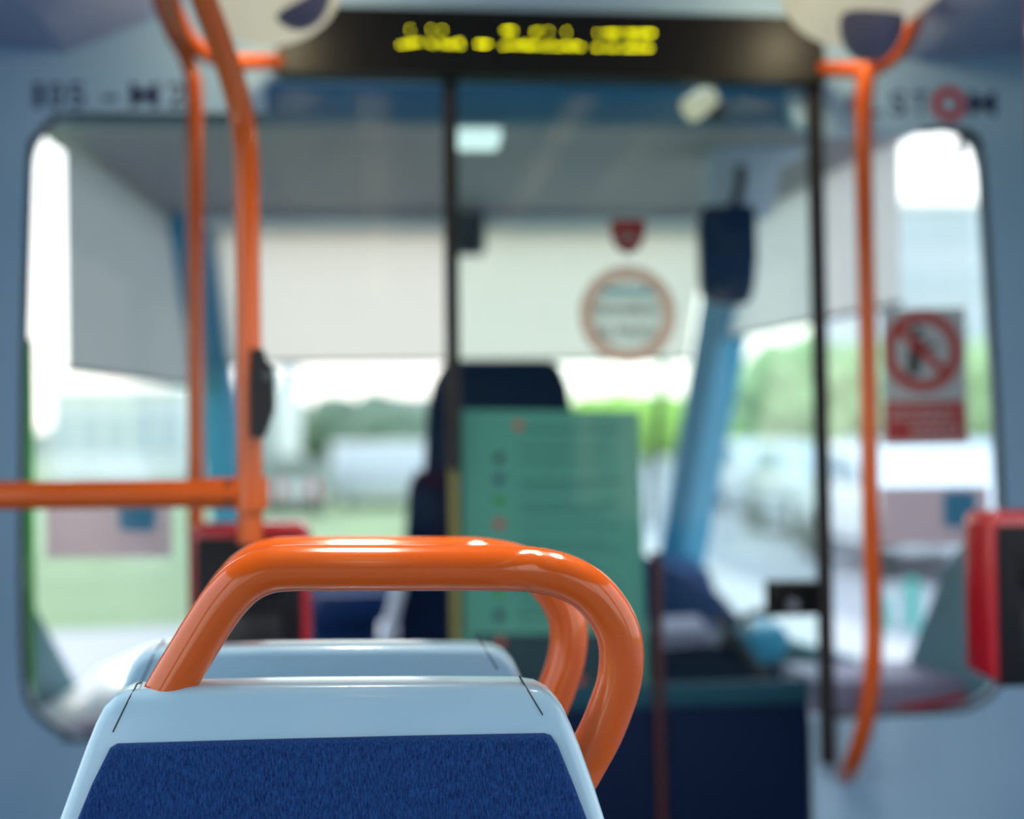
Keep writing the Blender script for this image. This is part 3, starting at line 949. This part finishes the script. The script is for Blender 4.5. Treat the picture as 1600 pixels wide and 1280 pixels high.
# console along the side
t = thing('side_console', 'dark blue side console with levers beyond the cab door glass', 'console', (.95, 3.5, 0))
MB().prism([at(x, y, 3.45) for x, y in [(1034, 1006), (1180, 1010), (1232, 1050), (1238, 1180), (1238, 1456), (1030, 1456), (1030, 1180)]], (0, .5, 0), .008, 2).build('body', M['navy'], t)
MB().prism([at(x, y, 3.40) for x, y in [(1160, 990), (1225, 980), (1236, 1000), (1224, 1030), (1186, 1040)]], (0, .18, 0), .006, 2).build('control_box', M['pillar'], t)
MB().tube([at(1128, 1010, 3.42), at(1140, 985, 3.42), at(1160, 968, 3.42), at(1185, 958, 3.42), at(1205, 962, 3.42)], .011, 10, 4).build('lever', M['rubber'], t)
MB().tube([at(1122, 960, 3.42), at(1150, 1000, 3.41), at(1180, 1040, 3.40), at(1196, 1060, 3.40)], .013, 10, 4).build('handset', M['rubber'], t)
MB().prism([at(x, y, 3.40) for x, y in [(1034, 988), (1108, 984), (1112, 1006), (1036, 1014)]], (0, .12, .02)).build('paper_pad', M['mauve'], t, smooth=False)
MB().ball(at(1168, 978, 3.40), .016, 12, 8).build('lever_knob', M['metal'], t)

# white moulded console below the other side window, and the dark shelf on the notice side
t = thing('moulded_console', 'white curved moulded console below the cab side window by the grass', 'console', at(130, 1140, 3.02))
mb = MB()
rows_ = [[at(x, y, 2.87) for x, y in [(58, 1136), (96, 1130), (140, 1120), (170, 1110), (215, 1100), (310, 1096)]],
         [at(x, y, 2.98) for x, y in [(60, 1108), (98, 1100), (140, 1084), (168, 1066), (212, 1056), (308, 1054)]],
         [at(x, y, 3.12) for x, y in [(94, 1088), (110, 1078), (138, 1060), (164, 1040), (208, 1030), (306, 1030)]]]
rows_.append([p + Vector((.045, .22, 0)) for p in rows_[2]])
rows_ = [catmull(rw, 4) for rw in rows_]
rows_ = [[p - Vector((0, 0, .25)) for p in rows_[0]]] + rows_ + [[Vector((p.x, p.y, rows_[0][0].z - .25)) for p in rows_[3]]]
vv = [[mb.b.verts.new(p) for p in rw] for rw in rows_]
for a_, b_ in zip(vv, vv[1:] + vv[:1]):
    for k_ in range(len(a_) - 1): mb.b.faces.new((a_[k_], a_[k_ + 1], b_[k_ + 1], b_[k_]))
mb.b.faces.new([rw[0] for rw in vv]); mb.b.faces.new([rw[-1] for rw in vv][::-1])
mb.build('console_shell', M['white'], t, angle=80)
q = at(118, 1128, 2.975)
MB().prism([at(x, y, 2.845) for x, y in [(84, 1142), (150, 1126), (230, 1118), (300, 1116), (300, 1160), (98, 1160)]], (0, .02, 0), .004, 2).build('kick_plate', M['mauve'], t)
t = thing('cab_shelf', 'dull mauve shelf below the narrow pane with the barred circle notice', 'shelf', at(1420, 1110, 2.95))
MB().prism([at(x, y, 2.92) for x, y in [(1276, 1066), (1545, 1062), (1565, 1130), (1276, 1140)]], (0, .26, 0), .006, 2).build('shelf_top', M['mauve'], t)
MB().prism([at(x, y, 2.915) for x, y in [(1400, 1104), (1546, 1080), (1549, 1090), (1410, 1114)]], (0, .004, 0)).build('red_edge', M['red_ink'], t, smooth=False)

# mirror, panel, lamps hanging in the cab
t = thing('cab_mirror', 'dark blue rounded mirror hanging in the cab before the slanted pillar', 'mirror', at(1140, 475, 3.2))
MB().prism([at(x, y, 3.2) for x, y in [(1100, 322), (1172, 318), (1182, 330), (1184, 400), (1180, 450), (1172, 472), (1150, 478), (1116, 474), (1100, 464), (1096, 440), (1094, 350)]], (0, .04, 0), .006, 3).build('mirror_body', M['mirror'], t)
MB().tube([at(1146, 326, 3.22), at(1156, 290, 3.22), at(1158, 262, 3.24)], .012, 12, 4).build('mirror_arm', M['black'], t)
MB().prism([at(x, y, 3.195) for x, y in [(1106, 400), (1176, 412), (1172, 436), (1106, 422)]], (0, .004, 0)).build('mirror_band', M['dash'], t, smooth=False)
t = thing('cab_side_panel', 'pale lavender equipment panel above the cab mirror', 'panel', at(1170, 330, 3.26))
MB().prism([at(x, y, 3.26) for x, y in [(1112, 198), (1240, 160), (1272, 180), (1270, 232), (1222, 255), (1208, 335), (1108, 335)]], (0, .10, 0), .006, 2).build('panel_box', M['lavender'], t)
t = thing('cab_spotlight', 'cream cylinder spotlight with dark mount on the cab ceiling beam', 'lamp', at(1100, 165, 2.88))
MB().cyl(at(1078, 172, 2.86), at(1108, 150, 2.88), .026, 24).build('lamp_head', M['cream'], t)
MB().ball(at(1118, 172, 2.885), .020, 16, 10).build('mount', M['black'], t)
t = thing('cab_ceiling_lamp', 'small white strip lamp on the cab ceiling beside the black door edge', 'lamp', at(750, 208, 3.05))
quad(MB(), 714, 197, 783, 221, 3.02, .10, .008).build('diffuser', M['cablamp'], t)
t = thing('ceiling_camera', 'dark grey box camera hanging before the windscreen sunshade', 'camera', at(738, 396, 3.9))
quad(MB(), 716, 330, 757, 395, 3.9, .07, .004).build('camera_case', M['gasket'], t)
q = at(736, 378, 3.9)
MB().cyl(q, q - Vector((0, .01, 0)), .012, 16).build('lens', M['black'], t)

# hook with cable in the narrow pane
t = thing('coat_hook', 'small black hook at the rounded top corner of the narrow pane', 'hook', at(1500, 246, B - .01))
MB().tube([at(1530, 222, B - .004), at(1516, 208, B - .012), at(1506, 208, B - .014), at(1501, 222, B - .014), at(1499, 246, B - .014)], lambda t_: .004 + .005 * t_, 10, 4).build('hook_bar', M['black'], t)

# wiper outside the windscreen
t = thing('windscreen_wiper', 'dark thin wiper resting upright on the windscreen beside the round sticker', 'wiper', (.80, 4.75, .80))
wp = [at(1052, 430, 4.42), at(1050, 480, 4.46), at(1040, 540, 4.5), at(1030, 640, 4.62), at(1022, 730, 4.72), at(1018, 820, 4.80)]
MB().tube(wp, .010, 8, 3).build('wiper_arm', M['rubber'], t)
MB().tube([at(1050, 430, 4.40), at(1054, 500, 4.44), at(1050, 545, 4.47)], .012, 8, 2).build('wiper_blade', M['rubber'], t)

# ================================================================== OUTSIDE
GZ = -.40


def gpoly(name, pts, z, material):
    mb = MB()
    mb.prism([(x, y, z) for x, y in pts], (0, 0, -.05))
    return struct(mb.build(name, material, smooth=False))


gpoly('ground', [(-150, -20), (150, -20), (150, 260), (-150, 260)], GZ - .02, M['grass'])
gpoly('pavement', [(1.75, -8), (3.6, -8), (3.9, 60), (1.75, 60)], GZ + .1, M['concrete'])
gpoly('road', [(3.6, -8), (16, -8), (24, 90), (4.2, 90)], GZ + .02, M['asphalt'])
gpoly('footpath', [(-14, 7.6), (-1.4, 9.0), (-1.4, 12.4), (-14, 11.2)], GZ + .01, M['concrete'])
gpoly('track_bed', [(-1.2, 4.9), (1.65, 4.9), (1.65, 90), (-1.2, 90)], GZ + .0, M['grass'])


def hill(x0, x1, Y, h, name='hill'):
    mb = MB()
    N, D = 28, 8
    rows = []
    for j in range(D + 1):
        row = []
        for i in range(N + 1):
            u, v = i / N, j / D
            z = GZ + h * math.sin(math.pi * v / 2) * (.72 + .2 * math.sin(u * 7 + 1) + .08 * math.sin(u * 23)) * min(1, 6 * u, 6 * (1 - u))
            row.append(mb.b.verts.new((x0 + (x1 - x0) * u, Y + v * 30, z)))
        rows.append(row)
    for j in range(D):
        for i in range(N):
            mb.b.faces.new((rows[j][i], rows[j][i + 1], rows[j + 1][i + 1], rows[j + 1][i]))
    return struct(mb.build(name, M['hill']))


hill(-26, 16, 130, 10.2)
hill(-70, -18, 150, 6.0)


def tree(x, y, h, r, label, m_='leaf'):
    t = thing('tree', label, 'tree', (x, y, GZ), 'trees outside the cab windows')
    MB().tube([(x, y, GZ), (x + .05, y, GZ + h * .3), (x, y, GZ + h * .6)], lambda k_: h * .03 * (1 - .5 * k_), 8, 2).build('trunk', M['bark'], t)
    mb = MB()
    for i in range(9):
        a = i * 2.4
        mb.lump((x + math.cos(a) * r * .55, y + math.sin(a) * r * .5, GZ + h * (.45 + .055 * i)), (r * .6, r * .6, r * .5), .22)
    mb.build('crown', M[m_], t)
    return t


def px_ground(px, Y):
    return (px - 600) / F * Y


tree(px_ground(945, 62), 62, 2.9, 1.9, 'low bright green tree seen between driver seat and slanted blue pillar')
tree(px_ground(1020, 72), 72, 3.2, 2.0, 'low green tree beside the slanted blue pillar, farther off')
tree(px_ground(1245, 40), 40, 4.2, 1.5, 'green tree seen just inside the black door edge', 'leaf2')
tree(px_ground(1325, 52), 52, 4.6, 2.0, 'pale green tree seen between black door edge and orange pole', 'leaf2')
tree(px_ground(1165, 60), 60, 2.0, 1.6, 'short green tree beside the slanted blue pillar over parked cars')
tree(px_ground(1530, 46), 46, 4.0, 2.2, 'pale green tree beside the barred circle notice', 'leaf2')
tree(px_ground(540, 75), 75, 3.0, 2.6, 'low wide green tree in front of the hill', 'leaf3')
tree(px_ground(630, 68), 68, 2.6, 2.2, 'low green tree in front of the hill next to the driver seat', 'leaf3')

# hedge
h_ = MB()
for i in range(13):
    h_.lump((px_ground(395 + i * 8, 31.6), 31.6 + random.uniform(-.4, .4), GZ + .55), (.45, .6, .62 + .1 * random.random()), .2)
tag(h_.build('hedge', M['hill']), 'clipped grey green hedge beside the white trailer', 'hedge')


def box_thing(name, label, cat, x0, x1, Y, d, z0, z1, material, extra=None, group=None):
    t = thing(name, label, cat, ((x0 + x1) / 2, Y, z0), group)
    MB().box((x0, Y, z0), (x1, Y + d, z1), min(.06, d * .1)).build('body', material, t)
    if extra: extra(t)
    return t


# white box trailer ahead
x0, x1 = px_ground(518, 33), px_ground(692, 33)


def trailer_bits(t):
    MB().box((x0 - .03, 32.95, 1.02), (x1 + .03, 37.05, 1.10), .03).build('roof', M['render_white'], t)
    for x in (x0 + .35, x1 - .35):
        MB().cyl((x - .1, 33.4, GZ + .3), (x + .1, 33.4, GZ + .3), .3, 20).build('wheel', M['tyre'], t)
    MB().box((x0 + .2, 32.94, GZ + .5), (x1 - .2, 33.0, .85), .02).build('rear_door', M['bluewall'], t)


box_thing('box_trailer', 'white box trailer parked ahead on the grass beside the driver seat', 'trailer', x0, x1, 33, 4, GZ + .25, 1.03, M['carwhite'], trailer_bits)

# white totem
tx0, tx1 = px_ground(438, 50), px_ground(470, 50)
t = thing('sign_totem', 'tall pale totem post rising behind the hedge beside the hanging pole', 'totem', ((tx0 + tx1) / 2, 50, GZ))
MB().box((tx0, 50, GZ), (tx1, 50.35, 3.6), .05).build('post', M['render_white'], t)
MB().box((tx0 - .04, 49.97, 3.1), (tx1 + .04, 50.38, 3.75), .05).build('head_panel', M['bluewall'], t)

# barrier
for i, lab in enumerate(('red and white striped barrier beside the hanging pole', 'red and white striped barrier in front of the hedge, next to another')):
    bx0 = px_ground(425 + i * 42, 30); bx1 = px_ground(463 + i * 42, 30)
    t = thing('road_barrier', lab, 'barrier', ((bx0 + bx1) / 2, 30, GZ), 'striped road barriers')
    for j in range(4):
        xa = bx0 + (bx1 - bx0) * j / 4; xb = bx0 + (bx1 - bx0) * (j + 1) / 4
        MB().box((xa, 30, .05), (xb, 30.05, .3)).build('board', M['barrier_red' if j == 1 + i else 'carwhite'], t)
    for x in (bx0 + .05, bx1 - .05):
        MB().box((x - .03, 30, GZ), (x + .03, 30.05, .05)).build('leg', M['metal'], t)


def building(name, label, x0, x1, Y, h, wall, rows, cols, d=8):
    t = thing(name, label, 'building', ((x0 + x1) / 2, Y, GZ))
    MB().box((x0, Y, GZ), (x1, Y + d, GZ + h)).build('walls', wall, t, smooth=False)
    MB().box((x0 - .2, Y - .2, GZ + h), (x1 + .2, Y + d + .2, GZ + h + .25)).build('roof', M['render_white'], t, smooth=False)
    for r in range(rows):
        for c_ in range(cols):
            wx = x0 + (x1 - x0) * (c_ + .5) / cols
            wz = GZ + h * (r + .55) / rows
            ww = (x1 - x0) / cols * .32; wh = h / rows * .26
            MB().box((wx - ww, Y - .06, wz - wh), (wx + ww, Y + .02, wz + wh)).build('window', M['winglass'], t, smooth=False)
    return t


building('low_building', 'pale low building across the grass seen through the wide pane', px_ground(95, 60), px_ground(290, 60), 60, 3.6, M['render_white'], 1, 5)
building('office_building', 'tall pale blue building above the barred circle notice', px_ground(1396, 60), px_ground(1580, 60), 60, 11.4, M['bluewall'], 5, 4)


def car(x, y, rot, colour, label):
    t = thing('parked_car', label, 'car', (x, y, GZ), 'cars parked along the road')
    R = Matrix.Translation((x, y, GZ + .03)) @ Matrix.Rotation(rot, 4, 'Z')
    side = [(-2.1, .35), (-2.15, .62), (-1.95, .86), (-1.1, .95), (-.55, 1.38), (.75, 1.42), (1.45, 1.0), (2.05, .92), (2.12, .5), (2.05, .3)]
    MB().prism([R @ Vector((a, -.85, b_)) for a, b_ in side], R.to_3x3() @ Vector((0, 1.7, 0)), .06, 2).build('body', M[colour], t)
    gl = [(-.95, .97), (-.5, 1.32), (.7, 1.35), (1.25, 1.0)]
    for s in (-.87, .84):
        MB().prism([R @ Vector((a, s, b_)) for a, b_ in gl], R.to_3x3() @ Vector((0, .03, 0))).build('side_window', M['carglass'], t, smooth=False)
    for a in (-1.35, 1.35):
        for s in (-.88, .70):
            MB().cyl(R @ Vector((a, s, .3)), R @ Vector((a, s + .18, .3)), .31, 20).build('wheel', M['tyre'], t)
    for a, b0_, b1_ in ((-2.17, .62, .74), (2.09, .64, .76)):
        for s in (-.75, .45):
            MB().box((a, s, b0_), (a + .06, s + .3, b1_), 0, 2, R).build('lamp', M['barrier_red' if a < 0 else 'carwhite'], t)
    return t


H90 = math.radians(88)
car(px_ground(1215, 28), 28, H90, 'carwhite', 'white car parked by the road just inside the black door edge')
car(px_ground(1300, 21.5), 21.5, H90, 'carsilver', 'silver car parked between the black door edge and the orange pole')
car(px_ground(1440, 16.2), 16.2, H90, 'carwhite', 'white car parked just below the barred circle notice')
car(px_ground(1530, 22), 22, H90, 'carblue', 'pale blue car parked below the corner of the barred circle notice')
car(px_ground(1180, 37), 37, H90, 'carsilver', 'silver car parked farther off beside the slanted blue pillar')
car(px_ground(1410, 29), 29, H90, 'carblue', 'pale blue car parked behind the barred circle notice')

for px, hh, lab in ((1392, .22, 'short turquoise bollard on the pavement beside the curved foot pole'), (1441, .34, 'taller turquoise bollard on the pavement nearer the red validator')):
    Yb = 11.0
    x = px_ground(px, Yb)
    t = thing('bollard', lab, 'bollard', (x, Yb, GZ + .02), 'turquoise bollards')
    MB().cyl((x, Yb, GZ + .02), (x, Yb, GZ + .02 + hh), .06, 16).build('post', M['turq'], t)
    MB().ball((x, Yb, GZ + .02 + hh), .065, 14, 8).build('cap', M['turq'], t)
